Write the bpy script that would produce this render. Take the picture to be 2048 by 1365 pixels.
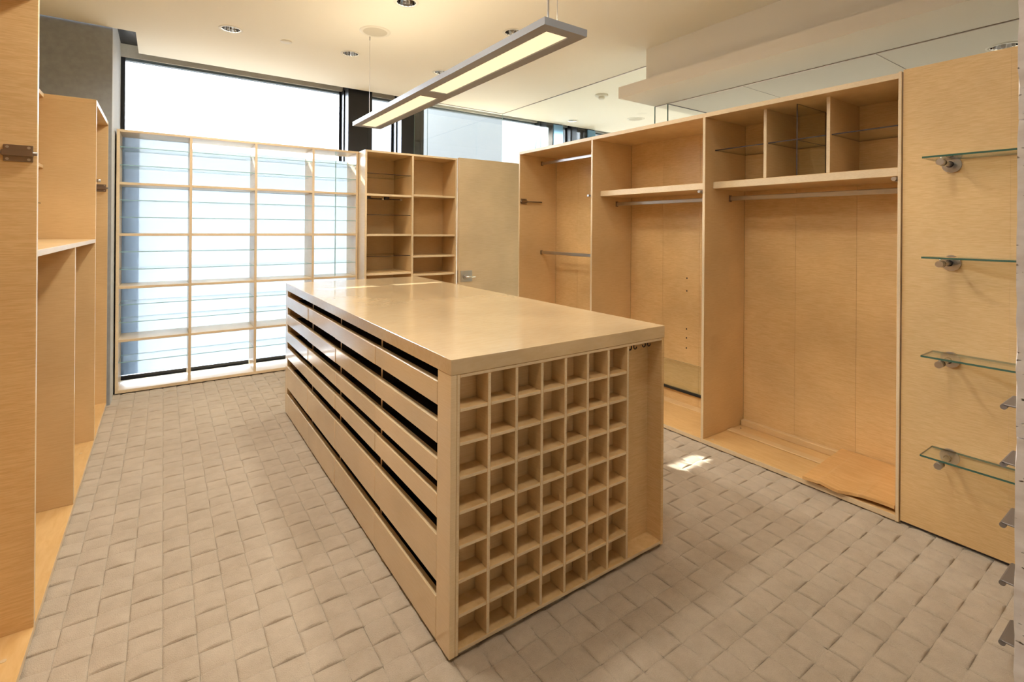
import bpy, bmesh, math, random
from mathutils import Matrix, Vector
random.seed(7)
S = bpy.context.scene
for o in list(bpy.data.objects):
    bpy.data.objects.remove(o, do_unlink=True)
C = bpy.context.scene.collection

# ------------------------------------------------------------------ camera
YAW, ROLL, FPX, CYPX, EYE = 0.6089, -0.00746, 1000.0, 457.7, 1.40
fwd = Vector((math.sin(YAW), math.cos(YAW), 0))
rgt = Vector((math.cos(YAW), -math.sin(YAW), 0))
dwn = Vector((0, 0, -1))
r2 = rgt * math.cos(ROLL) + dwn * math.sin(ROLL)
u2 = -(-rgt * math.sin(ROLL) + dwn * math.cos(ROLL))
cam_d = bpy.data.cameras.new('camera')
cam_d.sensor_width = 36.0
cam_d.lens = 36.0 * FPX / 2048.0
cam_d.shift_y = -(682.5 - CYPX) / 2048.0
cam_d.clip_start = 0.02
cam = bpy.data.objects.new('camera', cam_d)
C.objects.link(cam)
m = Matrix.Identity(4)
for i in range(3):
    m[i][0] = r2[i]; m[i][1] = u2[i]; m[i][2] = -fwd[i]
m[0][3] = 0; m[1][3] = 0; m[2][3] = EYE
cam.matrix_world = m
S.camera = cam

# ------------------------------------------------------------------ view, sky, sun
S.view_settings.view_transform = 'Standard'
S.view_settings.look = 'None'
S.view_settings.gamma = 1.0
S.view_settings.use_curve_mapping = False
S.view_settings.exposure = 1.08
S.cycles.max_bounces = 7
S.cycles.diffuse_bounces = 4
S.cycles.glossy_bounces = 3
S.cycles.use_adaptive_sampling = True
S.cycles.adaptive_threshold = 0.08
S.cycles.adaptive_min_samples = 24
S.cycles.transparent_max_bounces = 20
S.cycles.sample_clamp_indirect = 6.0
S.cycles.caustics_reflective = True
S.cycles.blur_glossy = 1.0
S.cycles.caustics_refractive = False

LAMP_UP, LAMP_DOWN = 4.8, 25.0
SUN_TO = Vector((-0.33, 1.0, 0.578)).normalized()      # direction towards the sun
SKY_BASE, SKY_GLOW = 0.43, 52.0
W = bpy.data.worlds.new('sky'); S.world = W; W.use_nodes = True
nt = W.node_tree; nt.nodes.clear()
wo = nt.nodes.new('ShaderNodeOutputWorld'); bg = nt.nodes.new('ShaderNodeBackground')
tc = nt.nodes.new('ShaderNodeTexCoord'); sp = nt.nodes.new('ShaderNodeSeparateXYZ')
rp = nt.nodes.new('ShaderNodeValToRGB')
mr = nt.nodes.new('ShaderNodeMapRange'); mr.inputs[1].default_value = -1; mr.inputs[2].default_value = 1
nt.links.new(tc.outputs['Generated'], sp.inputs[0]); nt.links.new(sp.outputs['Z'], mr.inputs[0])
nt.links.new(mr.outputs[0], rp.inputs[0])
cr = rp.color_ramp
cr.elements[0].position = 0.0; cr.elements[0].color = (2.6, 2.5, 2.3, 1)
cr.elements[1].position = 1.0; cr.elements[1].color = (0.42, 0.66, 1.0, 1)
for p_, c_ in ((0.38, (2.3, 2.3, 2.2, 1)), (0.47, (1.2, 1.3, 1.4, 1)), (0.495, (0.80, 0.88, 0.98, 1)), (0.51, (0.86, 0.90, 1.0, 1)),
               (0.60, (0.84, 0.92, 1.0, 1)), (0.75, (0.66, 0.83, 1.0, 1))):
    e = cr.elements.new(p_); e.color = c_
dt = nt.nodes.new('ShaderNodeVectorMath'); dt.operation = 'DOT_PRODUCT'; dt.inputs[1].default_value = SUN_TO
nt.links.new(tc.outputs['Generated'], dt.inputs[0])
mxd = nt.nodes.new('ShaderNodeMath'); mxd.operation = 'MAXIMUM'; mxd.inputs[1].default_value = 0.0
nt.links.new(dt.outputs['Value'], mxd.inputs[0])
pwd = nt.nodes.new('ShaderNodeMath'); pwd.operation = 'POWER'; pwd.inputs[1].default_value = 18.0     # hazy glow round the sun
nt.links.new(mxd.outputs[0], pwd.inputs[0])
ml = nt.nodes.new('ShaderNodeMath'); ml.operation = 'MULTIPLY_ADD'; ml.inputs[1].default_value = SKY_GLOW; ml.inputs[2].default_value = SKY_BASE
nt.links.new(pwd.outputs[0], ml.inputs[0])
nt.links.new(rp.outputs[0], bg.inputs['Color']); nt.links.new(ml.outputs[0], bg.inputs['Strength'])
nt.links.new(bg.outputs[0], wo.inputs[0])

sun_d = bpy.data.lights.new('sun', 'SUN'); sun_d.energy = 11.0; sun_d.angle = 0.006; sun_d.color = (1.0, 0.93, 0.82)
sun = bpy.data.objects.new('sun', sun_d); C.objects.link(sun)
sun.rotation_euler = (-SUN_TO).to_track_quat('-Z', 'Y').to_euler()
sun.location = (-3, 12, 8)

# ------------------------------------------------------------------ materials
def new_mat(name):
    M_ = bpy.data.materials.new(name); M_.use_nodes = True
    n = M_.node_tree.nodes; b = n['Principled BSDF']
    return M_, M_.node_tree, n, b

def plain(name, col, rough=0.5, metal=0.0, spec=0.5, bump=0.0, bscale=40, var=0.0):
    M_, t, n, b = new_mat(name)
    b.inputs['Base Color'].default_value = (*col, 1)
    b.inputs['Roughness'].default_value = rough
    b.inputs['Metallic'].default_value = metal
    b.inputs['Specular IOR Level'].default_value = spec
    tc = n.new('ShaderNodeTexCoord')
    if bump or var:
        nz = n.new('ShaderNodeTexNoise'); nz.inputs['Scale'].default_value = bscale; nz.inputs['Detail'].default_value = 5
        t.links.new(tc.outputs['Object'], nz.inputs['Vector'])
        if bump:
            bp = n.new('ShaderNodeBump'); bp.inputs['Strength'].default_value = bump; bp.inputs['Distance'].default_value = 0.004
            t.links.new(nz.outputs['Fac'], bp.inputs['Height']); t.links.new(bp.outputs[0], b.inputs['Normal'])
        if var:
            mx = n.new('ShaderNodeMixRGB'); mx.blend_type = 'MIX'
            mx.inputs[1].default_value = (*[c * (1 - var) for c in col], 1)
            mx.inputs[2].default_value = (*[min(1, c * (1 + var)) for c in col], 1)
            t.links.new(nz.outputs['Fac'], mx.inputs[0]); t.links.new(mx.outputs[0], b.inputs['Base Color'])
    return M_

def maple(name, light, dark, rough, scale, amount=1.0, coat=0.0):
    """figured maple: broad tone drift + fine curly ripples, stretched by `scale`"""
    M_, t, n, b = new_mat(name)
    tc = n.new('ShaderNodeTexCoord')
    mp = n.new('ShaderNodeMapping'); mp.inputs['Scale'].default_value = scale
    t.links.new(tc.outputs['Object'], mp.inputs['Vector'])
    rip = n.new('ShaderNodeTexNoise'); rip.inputs['Scale'].default_value = 1.0; rip.inputs['Detail'].default_value = 4
    rip.inputs['Roughness'].default_value = 0.6; rip.inputs['Distortion'].default_value = 0.5
    t.links.new(mp.outputs[0], rip.inputs['Vector'])
    drift = n.new('ShaderNodeTexNoise'); drift.inputs['Scale'].default_value = 2.2; drift.inputs['Detail'].default_value = 2
    t.links.new(tc.outputs['Object'], drift.inputs['Vector'])
    r1 = n.new('ShaderNodeValToRGB')
    r1.color_ramp.elements[0].position = 0.36; r1.color_ramp.elements[0].color = (*dark, 1)
    r1.color_ramp.elements[1].position = 0.62; r1.color_ramp.elements[1].color = (*light, 1)
    t.links.new(rip.outputs['Fac'], r1.inputs[0])
    mid = tuple(0.55 * a + 0.45 * c for a, c in zip(light, dark))
    mx0 = n.new('ShaderNodeMixRGB'); mx0.inputs[0].default_value = amount; mx0.inputs[1].default_value = (*mid, 1)
    t.links.new(r1.outputs[0], mx0.inputs[2])
    mr = n.new('ShaderNodeMapRange'); mr.inputs[1].default_value = 0.3; mr.inputs[2].default_value = 0.7
    mr.inputs[3].default_value = 0.90; mr.inputs[4].default_value = 1.08
    t.links.new(drift.outputs['Fac'], mr.inputs[0])
    oi = n.new('ShaderNodeObjectInfo'); mr2 = n.new('ShaderNodeMapRange')
    mr2.inputs[3].default_value = 0.95; mr2.inputs[4].default_value = 1.04
    t.links.new(oi.outputs['Random'], mr2.inputs[0])
    mu = n.new('ShaderNodeMath'); mu.operation = 'MULTIPLY'
    t.links.new(mr.outputs[0], mu.inputs[0]); t.links.new(mr2.outputs[0], mu.inputs[1])
    sc = n.new('ShaderNodeVectorMath'); sc.operation = 'SCALE'
    t.links.new(mx0.outputs[0], sc.inputs[0]); t.links.new(mu.outputs[0], sc.inputs['Scale'])
    t.links.new(sc.outputs[0], b.inputs['Base Color'])
    b.inputs['Roughness'].default_value = rough
    if coat:
        b.inputs['Coat Weight'].default_value = coat; b.inputs['Coat Roughness'].default_value = 0.11
    return M_

ML, MD = (0.78, 0.56, 0.305), (0.68, 0.45, 0.215)
M_MAPLE = maple('maple_veneer', ML, MD, 0.34, (15, 15, 280), 0.5)
M_FIG = maple('maple_figured', (0.79, 0.55, 0.28), (0.66, 0.42, 0.18), 0.36, (18, 18, 300), 0.75)
M_TOP = maple('maple_worktop', (0.74, 0.56, 0.34), (0.67, 0.48, 0.27), 0.20, (14, 60, 60), 0.55, coat=0.7)
M_DRAWER = maple('maple_drawer', (0.83, 0.65, 0.42), (0.75, 0.56, 0.33), 0.24, (15, 15, 280), 0.45, coat=0.7)
M_DECK = maple('maple_deck', (0.77, 0.51, 0.235), (0.68, 0.41, 0.16), 0.33, (40, 9, 30), 0.6)
M_LOOSE = maple('honey_ply', (0.72, 0.44, 0.19), (0.62, 0.34, 0.12), 0.42, (70, 7, 70), 0.7)
M_EDGE = maple('maple_edge_band', (0.80, 0.64, 0.43), (0.70, 0.53, 0.33), 0.30, (60, 60, 420), 0.7)
M_PALE = maple('maple_pale', (0.74, 0.58, 0.38), (0.66, 0.49, 0.29), 0.32, (9, 9, 120), 0.5)
M_SHELL = plain('plaster_cream', (0.88, 0.83, 0.72), 0.75, bump=0.05, bscale=90)
M_SOFF = plain('soffit_paint', (0.78, 0.72, 0.62), 0.75)
M_CONC = plain('grey_concrete', (0.31, 0.33, 0.355), 0.55, bump=0.06, bscale=25, var=0.22)
M_REV = plain('pale_concrete', (0.55, 0.55, 0.54), 0.7, bump=0.15, bscale=60, var=0.12)
M_BLACK = plain('black_anodised', (0.012, 0.014, 0.020), 0.35)
M_COL = plain('charcoal_column', (0.013, 0.014, 0.019), 0.5)
M_SLATE = plain('slate_frame', (0.13, 0.18, 0.22), 0.4)
M_HEAD = plain('header_concrete', (0.72, 0.73, 0.70), 0.7, bump=0.15, bscale=60, var=0.08)
M_SKYREFL = plain('sky_reflection_blue', (0.16, 0.33, 0.55), 0.25)
M_STEEL = plain('brushed_steel', (0.55, 0.53, 0.52), 0.30, 1.0)
M_BRONZE = plain('nickel_bronze', (0.30, 0.24, 0.20), 0.38, 1.0)
M_DARKM = plain('dark_metal', (0.05, 0.04, 0.045), 0.4, 0.6)
M_CHROME = plain('chrome', (0.85, 0.83, 0.80), 0.07, 1.0)
M_REFL = plain('reflector_chrome', (0.58, 0.56, 0.54), 0.10, 1.0)
M_PULL = plain('dull_steel', (0.27, 0.25, 0.25), 0.45, 0.7)
M_ALU = plain('grey_aluminium', (0.27, 0.28, 0.31), 0.45, 0.0)
M_WHITE = plain('white_plastic', (0.78, 0.74, 0.64), 0.5)
M_GRILLE = plain('speaker_cloth', (0.62, 0.57, 0.46), 0.8, bump=0.4, bscale=900)
M_RUBBER = plain('black_rubber', (0.01, 0.01, 0.01), 0.6)
M_INSIDE = plain('cavity_shade', (0.035, 0.022, 0.016), 0.8)  # near-black colour that paints in the shade behind the drawer slots

def stone_mat():
    M_, t, n, b = new_mat('travertine')
    tc = n.new('ShaderNodeTexCoord'); mp = n.new('ShaderNodeMapping'); mp.inputs['Scale'].default_value = (12, 12, 38)
    t.links.new(tc.outputs['Object'], mp.inputs['Vector'])
    nz = n.new('ShaderNodeTexNoise'); nz.inputs['Scale'].default_value = 1.0; nz.inputs['Detail'].default_value = 7
    t.links.new(mp.outputs[0], nz.inputs['Vector'])
    r = n.new('ShaderNodeValToRGB')
    for e_, (p_, c_) in zip(r.color_ramp.elements, ((0.3, (0.68, 0.60, 0.56, 1)), (0.65, (0.88, 0.82, 0.79, 1)))):
        e_.position = p_; e_.color = c_
    t.links.new(nz.outputs['Fac'], r.inputs[0])
    vo = n.new('ShaderNodeTexNoise'); vo.inputs['Scale'].default_value = 70; vo.inputs['Detail'].default_value = 2
    mp2 = n.new('ShaderNodeMapping'); mp2.inputs['Scale'].default_value = (1, 1, 2.6)
    t.links.new(tc.outputs['Object'], mp2.inputs['Vector']); t.links.new(mp2.outputs[0], vo.inputs['Vector'])
    pr = n.new('ShaderNodeMapRange'); pr.inputs[1].default_value = 0.27; pr.inputs[2].default_value = 0.34
    t.links.new(vo.outputs['Fac'], pr.inputs[0])
    mx = n.new('ShaderNodeMixRGB'); mx.inputs[1].default_value = (0.13, 0.085, 0.06, 1)
    t.links.new(pr.outputs[0], mx.inputs[0]); t.links.new(r.outputs[0], mx.inputs[2])
    t.links.new(mx.outputs[0], b.inputs['Base Color'])
    bp = n.new('ShaderNodeBump'); bp.inputs['Strength'].default_value = 0.8; bp.inputs['Distance'].default_value = 0.004
    t.links.new(pr.outputs[0], bp.inputs['Height']); t.links.new(bp.outputs[0], b.inputs['Normal'])
    b.inputs['Roughness'].default_value = 0.6
    return M_
M_STONE = stone_mat()

def carpet_mat():
    M_, t, n, b = new_mat('carpet_pile')
    tc = n.new('ShaderNodeTexCoord')
    nz = n.new('ShaderNodeTexNoise'); nz.inputs['Scale'].default_value = 300; nz.inputs['Detail'].default_value = 3
    n2 = n.new('ShaderNodeTexNoise'); n2.inputs['Scale'].default_value = 6; n2.inputs['Detail'].default_value = 3
    n3 = n.new('ShaderNodeTexNoise'); n3.inputs['Scale'].default_value = 28; n3.inputs['Detail'].default_value = 3
    for q in (nz, n2, n3):
        t.links.new(tc.outputs['Object'], q.inputs['Vector'])
    r = n.new('ShaderNodeValToRGB')
    for e_, (p_, c_) in zip(r.color_ramp.elements, ((0.3, (0.45, 0.365, 0.275, 1)), (0.7, (0.615, 0.515, 0.41, 1)))):
        e_.position = p_; e_.color = c_
    ad = n.new('ShaderNodeMath'); ad.operation = 'MULTIPLY_ADD'; ad.inputs[1].default_value = 0.45
    a2 = n.new('ShaderNodeMath'); a2.operation = 'MULTIPLY_ADD'; a2.inputs[1].default_value = 0.30
    t.links.new(n2.outputs['Fac'], ad.inputs[0])
    t.links.new(n3.outputs['Fac'], a2.inputs[0])
    m3 = n.new('ShaderNodeMath'); m3.operation = 'MULTIPLY'; m3.inputs[1].default_value = 0.25
    t.links.new(nz.outputs['Fac'], m3.inputs[0]); t.links.new(m3.outputs[0], a2.inputs[2]); t.links.new(a2.outputs[0], ad.inputs[2])
    t.links.new(ad.outputs[0], r.inputs[0]); t.links.new(r.outputs[0], b.inputs['Base Color'])
    bp = n.new('ShaderNodeBump'); bp.inputs['Strength'].default_value = 0.9; bp.inputs['Distance'].default_value = 0.004
    t.links.new(nz.outputs['Fac'], bp.inputs['Height']); t.links.new(bp.outputs[0], b.inputs['Normal'])
    b.inputs['Roughness'].default_value = 0.95
    b.inputs['Specular IOR Level'].default_value = 0.15
    b.inputs['Sheen Weight'].default_value = 0.35; b.inputs['Sheen Roughness'].default_value = 0.5
    b.inputs['Sheen Tint'].default_value = (1, 0.93, 0.84, 1)
    return M_
M_CARPET = carpet_mat()

def glass_mat(name, tint, refl=1.0, rough=0.0):
    """thin pane: clear transmission plus a Fresnel reflection"""
    M_ = bpy.data.materials.new(name); M_.use_nodes = True
    t = M_.node_tree; n = t.nodes; n.clear()
    o = n.new('ShaderNodeOutputMaterial'); mx = n.new('ShaderNodeMixShader')
    tr = n.new('ShaderNodeBsdfTransparent'); tr.inputs[0].default_value = (*tint, 1)
    g = n.new('ShaderNodeBsdfGlossy'); g.inputs['Roughness'].default_value = rough
    g.inputs['Color'].default_value = (refl, refl, refl, 1)
    lw = n.new('ShaderNodeLayerWeight'); lw.inputs['Blend'].default_value = 0.5
    pw = n.new('ShaderNodeMath'); pw.operation = 'POWER'; pw.inputs[1].default_value = 5.0
    f = n.new('ShaderNodeMath'); f.operation = 'MULTIPLY_ADD'; f.inputs[1].default_value = 0.95; f.inputs[2].default_value = 0.04
    t.links.new(lw.outputs['Facing'], pw.inputs[0]); t.links.new(pw.outputs[0], f.inputs[0])
    t.links.new(f.outputs[0], mx.inputs[0]); t.links.new(tr.outputs[0], mx.inputs[1]); t.links.new(g.outputs[0], mx.inputs[2])
    t.links.new(mx.outputs[0], o.inputs[0])
    return M_
M_PANE = glass_mat('window_pane', (0.97, 0.985, 1.0))
M_GLASS = glass_mat('shelf_glass', (0.955, 0.98, 0.972))
M_GSOFT = glass_mat('clerestory_glass', (0.975, 0.985, 0.96))
def frosted():
    M_ = bpy.data.materials.new('frosted_glass'); M_.use_nodes = True
    t = M_.node_tree; n = t.nodes; n.clear()
    o = n.new('ShaderNodeOutputMaterial'); mx = n.new('ShaderNodeMixShader'); mx.inputs[0].default_value = 0.90
    tr = n.new('ShaderNodeBsdfTransparent'); tl = n.new('ShaderNodeBsdfTranslucent'); tl.inputs[0].default_value = (0.235, 0.255, 0.27, 1)
    t.links.new(tr.outputs[0], mx.inputs[1]); t.links.new(tl.outputs[0], mx.inputs[2]); t.links.new(mx.outputs[0], o.inputs[0])
    return M_
M_FROST = frosted()
M_GEDGE = plain('glass_edge_green', (0.05, 0.13, 0.10), 0.12)
M_GEDGE2 = plain('glass_edge_aqua', (0.32, 0.50, 0.48), 0.12)

def emit(name, col, strength):
    M_ = bpy.data.materials.new(name); M_.use_nodes = True
    t = M_.node_tree; n = t.nodes; b = n['Principled BSDF']
    b.inputs['Base Color'].default_value = (0.8, 0.78, 0.72, 1)
    b.inputs['Emission Color'].default_value = (*col, 1); b.inputs['Emission Strength'].default_value = strength
    return M_
M_LENS = emit('pendant_diffuser', (1.0, 0.80, 0.50), 0.42)
M_UP = emit('pendant_uplight', (1.0, 0.83, 0.56), LAMP_UP)
M_BULB = emit('downlight_lamp', (1.0, 0.84, 0.62), 0.15)

# ------------------------------------------------------------------ builders
def tag(o, label=None, cat=None, group=None, kind=None):
    if label: o['label'] = label
    if cat: o['category'] = cat
    if group: o['group'] = group
    if kind: o['kind'] = kind
    return o

def thing(name, label, cat, loc, group=None):
    o = bpy.data.objects.new(name, None); C.objects.link(o); o.location = loc; o.empty_display_size = 0.1
    return tag(o, label, cat, group)

def wloc(p):
    v = Vector((0, 0, 0))
    while p is not None:
        v += p.location; p = p.parent
    return v

def mesh_obj(name, bm, mat, parent=None, origin=None, smooth=False):
    """bm is in world coordinates; the object's origin is its parent's (or `origin`)"""
    off = wloc(parent) if parent is not None else Vector(origin or (0, 0, 0))
    bmesh.ops.translate(bm, verts=bm.verts, vec=-off)
    me = bpy.data.meshes.new(name)
    bm.normal_update(); bm.to_mesh(me); bm.free()
    for mm in (mat if isinstance(mat, (list, tuple)) else [mat]):
        me.materials.append(mm)
    if smooth:
        for p in me.polygons: p.use_smooth = True
    o = bpy.data.objects.new(name, me); C.objects.link(o)
    if parent is not None: o.parent = parent
    else: o.location = off
    return o

def bm_box(bm, x0, x1, y0, y1, z0, z1, bev=0.0):
    g = bmesh.ops.create_cube(bm, size=1.0)
    vs = g['verts']
    for v in vs:
        v.co = Vector(((x0 + x1) / 2 + v.co.x * (x1 - x0), (y0 + y1) / 2 + v.co.y * (y1 - y0), (z0 + z1) / 2 + v.co.z * (z1 - z0)))
    if bev > 0:
        es = list({e for v in vs for e in v.link_edges})
        bmesh.ops.bevel(bm, geom=es, offset=bev, segments=1, affect='EDGES', profile=0.5)

def box(name, x0, x1, y0, y1, z0, z1, mat, parent=None, bev=0.0012, origin=None):
    bm = bmesh.new(); bm_box(bm, min(x0, x1), max(x0, x1), min(y0, y1), max(y0, y1), z0, z1, bev)
    if parent is None and origin is None: origin = ((x0 + x1) / 2, (y0 + y1) / 2, z0)
    return mesh_obj(name, bm, mat, parent, origin)

def edged_box(name, x0, x1, y0, y1, z0, z1, mat, emat, axis, sgn, parent, bev=0.0012):
    """a board whose faces pointing along `axis`/`sgn` (its banded front edge) take another material"""
    bm = bmesh.new(); bm_box(bm, x0, x1, y0, y1, z0, z1, bev); bm.normal_update()
    for f in bm.faces:
        if f.normal[axis] * sgn > 0.9: f.material_index = 1
    return mesh_obj(name, bm, [mat, emat], parent)

def pane(name, x0, x1, y0, y1, z0, z1, parent, face=M_GLASS, edge=M_GEDGE):
    """glass sheet: two clear faces and tinted edges; thin axis found from the sizes"""
    bm = bmesh.new(); bm_box(bm, x0, x1, y0, y1, z0, z1, 0); bm.normal_update()
    d = (x1 - x0, y1 - y0, z1 - z0); a = d.index(min(d))
    for f in bm.faces:
        f.material_index = 0 if abs(f.normal[a]) > 0.9 else 1
    return mesh_obj(name, bm, [face, edge], parent)

def bm_cyl(bm, p0, p1, r, seg=16, r1=None):
    p0, p1 = Vector(p0), Vector(p1); d = p1 - p0
    q = d.to_track_quat('Z', 'Y').to_matrix().to_4x4()
    mt = Matrix.Translation((p0 + p1) / 2) @ q
    bmesh.ops.create_cone(bm, cap_ends=True, segments=seg, radius1=r, radius2=r if r1 is None else r1, depth=d.length, matrix=mt)

def cyl(name, p0, p1, r, mat, parent=None, seg=16, r1=None, origin=None):
    bm = bmesh.new(); bm_cyl(bm, p0, p1, r, seg, r1)
    o = mesh_obj(name, bm, mat, parent, origin)
    for p in o.data.polygons: p.use_smooth = len(p.vertices) == 4
    return o

def lathe(name, cx, cy, prof, mat, parent=None, seg=32, flat=False, origin=None):
    """prof: list of (r, z) in world z, closed at neither end"""
    bm = bmesh.new(); rings = []
    for r, z in prof:
        rings.append([bm.verts.new((cx + r * math.cos(2 * math.pi * k / seg), cy + r * math.sin(2 * math.pi * k / seg), z)) for k in range(seg)])
    for a, b in zip(rings, rings[1:]):
        for k in range(seg):
            bm.faces.new((a[k], a[(k + 1) % seg], b[(k + 1) % seg], b[k]))
    if prof[-1][0] < 0.02: bm.faces.new(rings[-1])
    return mesh_obj(name, bm, mat, parent, origin, smooth=not flat)

def holed_sheet(name, x0, x1, y0, y1, z, holes, mat, cut=None, seg=32, half=0.10):
    """downward sheet with round holes; `cut`(cx, cy) -> True leaves a cell out"""
    xs = sorted({x0, x1, *[h[0] - half for h in holes], *[h[0] + half for h in holes], *(cut[1] if cut else [])})
    ys = sorted({y0, y1, *[h[1] - half for h in holes], *[h[1] + half for h in holes], *(cut[2] if cut else [])})
    bm = bmesh.new()
    for a, b in zip(xs, xs[1:]):
        for c, d in zip(ys, ys[1:]):
            mx, my = (a + b) / 2, (c + d) / 2
            if cut and cut[0](mx, my): continue
            h = [h for h in holes if abs(h[0] - mx) < 0.01 and abs(h[1] - my) < 0.01]
            if not h:
                bm.faces.new([bm.verts.new(v) for v in ((a, c, z), (a, d, z), (b, d, z), (b, c, z))]); continue
            r = h[0][2]; inn, out = [], []
            for k in range(seg):
                t_ = 2 * math.pi * k / seg; u, v = math.cos(t_), math.sin(t_)
                inn.append(bm.verts.new((mx + r * u, my + r * v, z)))
                s_ = half / max(abs(u), abs(v)); out.append(bm.verts.new((mx + s_ * u, my + s_ * v, z)))
            for k in range(seg):
                k2 = (k + 1) % seg
                bm.faces.new((out[k], inn[k], inn[k2], out[k2]))
                if abs(out[k].co.x - out[k2].co.x) > 1e-6 and abs(out[k].co.y - out[k2].co.y) > 1e-6:
                    sx = out[k].co.x if abs(abs(out[k].co.x - mx) - half) < 1e-6 else out[k2].co.x
                    sy = out[k].co.y if abs(abs(out[k].co.y - my) - half) < 1e-6 else out[k2].co.y
                    bm.faces.new((out[k], out[k2], bm.verts.new((sx, sy, z))))
    bmesh.ops.remove_doubles(bm, verts=bm.verts, dist=1e-5)
    return mesh_obj(name, bm, mat, None, ((x0 + x1) / 2, (y0 + y1) / 2, z))

def structure(o):
    o['kind'] = 'structure'; return o

# ------------------------------------------------------------------ setting: floor
M_BATHF = plain('brown_stone_floor', (0.34, 0.30, 0.235), 0.5, var=0.12, bscale=8)
M_WARMW = plain('warm_plaster', (0.46, 0.38, 0.28), 0.7)
structure(box('floor', -1.1, 7.6, -1.6, 6.1, -0.06, -0.014, M_BATHF, bev=0))

def build_carpet():
    """sculpted carpet: basket-weave cells, each cell its own swelling, steps at the joints"""
    cw, ch = 0.0968, 0.0975
    gx0, gy0 = -0.187, 1.254
    X0, X1, Y0, Y1 = -0.372, 2.928, -0.9, 5.29
    i0, i1 = math.floor((X0 - gx0) / cw), math.ceil((X1 - gx0) / cw)
    j0, j1 = math.floor((Y0 - gy0) / ch), math.ceil((Y1 - gy0) / ch)
    V, F = [], []
    rnd = random.Random(3)
    A = 0.0078
    us = (0.0, 0.05, 0.17, 0.34, 0.5, 0.66, 0.83, 0.95, 1.0)
    vs_ = (0.0, 0.02, 0.09, 0.5, 0.91, 0.98, 1.0)
    for i in range(i0, i1):
        for j in range(j0, j1):
            even = (i + j) % 2 == 0
            au, av = (us, vs_) if even else (vs_, us)
            amp = A * (0.8 + 0.4 * rnd.random()); skew = 0.12 * (rnd.random() - 0.5); lift = 0.0012 * rnd.random()
            base = len(V)
            dx, dy = (rnd.random() - 0.5) * 0.003, (rnd.random() - 0.5) * 0.003
            for u in au:
                for v in av:
                    x = min(max(gx0 + (i + u) * cw + (dx if 0 < u < 1 else 0), X0), X1)
                    y = min(max(gy0 + (j + v) * ch + (dy if 0 < v < 1 else 0), Y0), Y1)
                    a, c = (u, v) if even else (v, u)
                    w = math.sin(math.pi * min(1, max(0, a + skew * a * (1 - a)))) ** 0.75 if 0 < a < 1 else 0.0
                    side = min(c, 1 - c)
                    fall = 1.0 if side >= 0.09 else (0.86 if side > 0.015 else 0.25)
                    z = -0.0112 + (amp * w + lift) * fall if side > 0.0 else -0.0125
                    V.append((x, y, z))
            nv = len(av)
            for a in range(len(au) - 1):
                for c in range(nv - 1):
                    p = base + a * nv + c
                    F.append((p, p + nv, p + nv + 1, p + 1))
    me = bpy.data.meshes.new('floor_carpet'); me.from_pydata(V, [], F); me.update()
    for p in me.polygons: p.use_smooth = True
    me.materials.append(M_CARPET)
    o = bpy.data.objects.new('floor_carpet', me); C.objects.link(o)
    return structure(o)
build_carpet()

# ------------------------------------------------------------------ setting: ceiling, soffit, walls
ZC = 2.946
DL = [(0.424, 4.475), (1.356, 4.475), (2.25, 4.475), (1.356, 3.23), (2.25, 3.23), (0.424, 3.23), (4.77, 5.355)]
FILL_DL = [(0.424, 3.23, 'unseen fill downlight added over the middle of the left aisle')]     # unseen fill lamps, added along the same grid to brighten the room
for r_, where in ((1.985, 'in line with the near end of the island'), (0.74, 'in the row right over the camera')):
    for x_, side in ((0.424, 'left'), (1.356, 'central'), (2.25, 'right-hand')):
        FILL_DL.append((x_, r_, '%s unseen fill downlight added %s' % (side, where)))
HR = 0.068
structure(holed_sheet('ceiling', -1.1, 7.6, -1.6, 5.66, ZC, [(x, y, HR) for x, y in DL] + [(x, y, HR) for x, y, _ in FILL_DL[1:]], M_SHELL,
          cut=(lambda x, y: (x < -0.19 and y > 4.99) or (x < 2.62 and y > 5.59), [-0.19, 2.62], [4.99, 5.59])))
ceil_edge = box('trim_1', -0.19, 7.6, 5.575, 5.59, ZC + 0.0005, ZC + 0.14, M_BLACK, bev=0)
structure(ceil_edge)
structure(box('trim_2', -1.1, 7.6, 4.97, 6.0, 3.095, 3.12, M_BLACK, bev=0))       # shade pocket above the window
structure(box('wall_left', -1.10, -1.0, -1.6, 5.0, -0.014, 3.1, M_SHELL, bev=0))
structure(box('wall_back', -1.1, 7.6, -1.7, -1.6, -0.014, 3.1, M_SHELL, bev=0))
structure(box('wall_right', 7.6, 7.7, -1.7, 6.1, -0.014, 3.1, M_WARMW, bev=0))
pier = structure(box('wall_concrete_pier', -1.10, -0.336, 5.0, 5.98, -0.014, 3.095, M_CONC, bev=0.002))
structure(box('trim_3', -0.3362, -0.3335, 5.0, 5.90, -0.014, 3.094, M_REV, bev=0.0))  # paler sheet over the pier reveal, window light put into its colour
structure(box('wall_header', -0.34, 7.6, 5.88, 6.04, 2.975, 3.094, M_HEAD, bev=0.001))
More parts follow.
